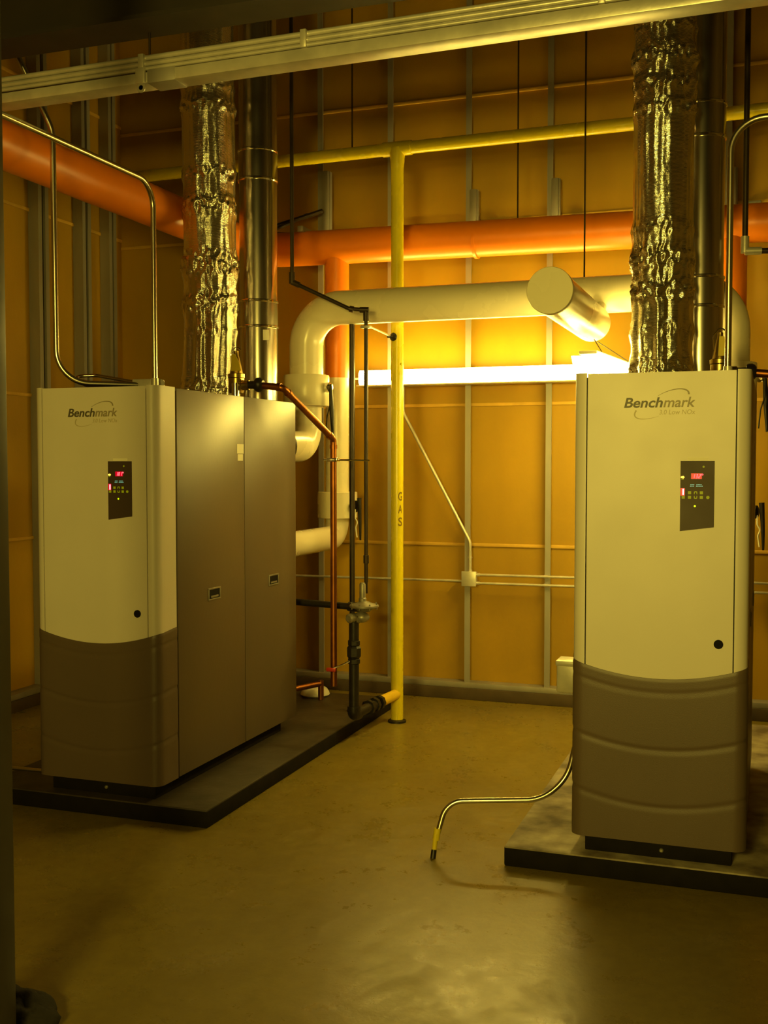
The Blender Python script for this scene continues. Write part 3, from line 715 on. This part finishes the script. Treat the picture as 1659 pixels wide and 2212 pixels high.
# bent conduit at the foot of the right boiler
fc = thing('bent_conduit', (-1.40,4.60,0), 'bent steel conduit with yellow sleeve ending on the floor beside the right pad', 'conduit')
b = NB(); tube(b, [(-1.376,4.62,.10),(-1.345,4.66,.24),(-.93,4.75,.262),(-.83,4.80,.36),(-.800,4.82,.50)], .0125, 16, bend=.2, n=14); obj('conduit_tube', b, 'emt', fc)
b = NB(); tube(b, [(-1.385,4.60,.035),(-1.380,4.61,.105)], .011, 14); tube(b, [(-1.381,4.611,.075),(-1.376,4.62,.125)], .0155, 14); obj('yellow_sleeve', b, 'gas', fc)
b = NB(); tube(b, [(-1.387,4.585,.0),(-1.386,4.598,.035)], .0125, 12); obj('end_plug', b, 'iron', fc)
b = NB(); tube(b, [(-4.10,4.72,.10),(-3.75,4.72,.150),(-3.50,4.72,.155)], .010, 14, bend=.1)
tag(obj('bent_conduit', b, 'emt'), 'thin conduit low at the left side of the left boiler', 'conduit')
b = NB(); box(b, -1.0, -.785, 5.43, 5.56, .60, .755, .012); box(b, -1.004, -.785, 5.425, 5.565, .735, .762, .006)
for v in b.verts: v.co += V((-DX,0,0)) + WL[boiler.name] - WL[boiler.name]
me_ = obj('side_box', b, 'lightsteel', boiler); me_.parent = boiler2

# ================================================================= OVERHEAD STRUT, BEAM, RODS, BRACKETS
sl = .0095
def slope(bm):
    for v in bm.verts: v.co.z += sl*(v.co.x+3.25)
    return bm
st = thing('strut_channel', (-.9,4.1,3.33), 'long galvanised channel with rails hanging across the top of the view', 'strut')
b = NB(); box(b, -3.43, -2.36, 4.05, 4.15, 3.325, 3.368, .003); obj('lower_channel', slope(b), 'lightsteel', st)
b = NB(); box(b, -2.355, XR, 4.046, 4.15, 3.322, 3.370, .003); obj('lower_channel', slope(b), 'lightsteel', st)
b = NB(); box(b, -2.47, -2.34, 4.044, 4.15, 3.319, 3.374, .002); obj('splice_plate', slope(b), 'stud', st)
for z, y, r in ((3.384, 4.058, .0085), (3.405, 4.060, .0105), (3.430, 4.064, .0115), (3.400, 4.12, .02)):
    b = NB(); tube(b, [(-3.425,y,z),(XR-.01,y,z)], r, 14); obj('rail', slope(b), 'lightsteel', st)
for x in (-2.50, -1.765, -.6, .8):
    b = NB(); box(b, x-.012, x+.014, 4.040, 4.15, 3.372, 3.443, .003); obj('clip', slope(b), 'lightsteel', st)
b = NB(); box(b, -2.522, -2.478, 4.036, 4.05, 3.32, 3.385, .003); lathe(b, [(.010,0),(.020,0),(.020,.006),(.010,.006),(.010,0)], (-2.495,4.036,3.302), (0,1,0), 16); obj('hanger_bracket', slope(b), 'lightsteel', st)
for x in (-2.49, -.2, 1.8):
    b = NB(); tube(b, [(x,4.1,3.42),(x,4.1,3.56)], .005, 8); obj('hanger_rod', b, 'darkpipe', st)
b = NB(); box(b, XL, XR, 3.95, 4.15, 3.555, 3.572); box(b, XL, XR, 4.043, 4.057, 3.572, 3.935); box(b, XL, XR, 3.95, 4.15, 3.935, 3.952)
tag(obj('steel_beam', b, 'beam'), 'dark steel beam crossing the top left above the galvanised channel', 'beam')
for (x, y, z, lab) in ((-2.682,6.965,3.86,'thin threaded rod hanging to the yellow high run left of its riser'), (-1.097,6.80,2.88,'thin threaded rod hanging down to the cream header'), (-1.643,7.38,3.39,'thin threaded rod hanging down to the orange pipe between two studs')):
    b = NB(); tube(b, [(x,y,z),(x,y,ZC)], .0055, 8); tag(obj('threaded_rod', b, 'darkpipe'), lab, 'rod')
# wall brackets holding the orange pipe
def bracket(x, z0, z1, lab, arm=True):
    t = thing('pipe_bracket', (x,7.80,z0), lab, 'bracket')
    b = NB(); box(b, x-.021, x+.021, 7.755, 7.82, z0, z1, .002)
    for s in (-1,1): box(b, x+s*.026-.005, x+s*.026+.005, 7.775, 7.82, z0, z1, .001)
    obj('upright', b, 'stud', t)
    if arm:
        b = NB(); box(b, x-.02, x+.02, 7.28, 7.76, 3.405, 3.445, .002); obj('arm', b, 'stud', t)
        b = NB(); tube(b, [(x-.12,7.70,3.62),(x-.30,7.36,3.43)], .014, 8); tube(b, [(x-.30,7.36,3.43),(x,7.5,3.42)], .012, 8); obj('diagonal_brace', b, 'darkpipe', t)
        b = NB(); tube(b, [(x,7.7,3.64),(x-.42,7.45,3.46)], .017, 8); obj('diagonal_brace', b, 'darkpipe', t)
    b = NB(); box(b, x+.10, x+.18, 7.85, 7.905, 3.48, 3.51, .003); obj('clip_angle', b, 'stud', t)
    return t
bracket(-3.205, 3.38, 3.95, 'dark steel wall bracket over the orange pipe beside the left flue')
bracket(-2.055, 3.36, 3.72, 'narrow upright bracket on the stud above the orange pipe, nearer the yellow riser', False)
bracket(-1.46, 3.38, 3.75, 'narrow upright bracket on the stud above the orange pipe, nearer the right duct', False)
bracket(-.27, 3.38, 3.72, 'narrow upright bracket on the stud right of the right flue', False)

# ================================================================= FOREGROUND
b = NB(); box(b, -2.22, -2.102, 2.55, 2.66, 0, ZC, .004)
tag(obj('steel_post', b, 'post'), 'dark upright steel post cut off by the left edge', 'post')
b = NB(); t = bmesh.new(); bmesh.ops.create_icosphere(t, subdivisions=5, radius=1)
for v in t.verts:
    n = noise.noise(v.co*2.1)*.22 + noise.noise(v.co*5)*.08 + noise.noise(v.co*11)*.03
    p = v.co*(1+n); v.co = V((-2.26+p.x*.19, 2.77+p.y*.12, max(0.0, .01+p.z*.10)))
merge(b, t)
tag(obj('cloth_heap', b, 'cloth', ang=180), 'black crumpled heap on the floor at the bottom left corner', 'cloth')

# ================================================================= LIGHTS
w = bpy.data.worlds.new('world'); bpy.context.scene.world = w; w.use_nodes = True
w.node_tree.nodes['Background'].inputs['Color'].default_value = (.02,.014,.004,1); w.node_tree.nodes['Background'].inputs['Strength'].default_value = .2
LC = (1,.76,.11)
def area(name, loc, target, sx, sy, e):
    l = bpy.data.lights.new(name, 'AREA'); l.shape = 'RECTANGLE'; l.size = sx; l.size_y = sy; l.energy = e; l.color = LC
    o = bpy.data.objects.new(name, l); C.objects.link(o); o.location = loc
    o.rotation_euler = (V(target)-V(loc)).to_track_quat('-Z', 'Y').to_euler(); return o
area('room_lamp', (-.9,-1.7,2.45), (-1.25,4.6,2.05), .7, .3, 30).data.spread = math.radians(75)
area('fill_light', (-.6,-1.6,1.9), (-2.2,5.0,1.3), 1.2, .25, 60)  # unseen general fill light added behind the viewer, shadows kept hidden

# ================================================================= CAMERA
cam = bpy.data.cameras.new('camera'); co = bpy.data.objects.new('camera', cam); C.objects.link(co)
cam.sensor_fit = 'VERTICAL'; cam.sensor_height = 24; cam.lens = 24*2370/2212; cam.clip_start = .05; cam.clip_end = 60
co.location = (0,0,1.75); co.rotation_euler = (math.radians(90-2.561), 0, math.radians(19.423))
sc = bpy.context.scene; sc.camera = co
sc.view_settings.view_transform = 'Standard'; sc.view_settings.look = 'None'; sc.view_settings.gamma = 1; sc.view_settings.exposure = 0.0
sc.view_settings.use_curve_mapping = False
try: sc.cycles.max_bounces = 8
except Exception: pass
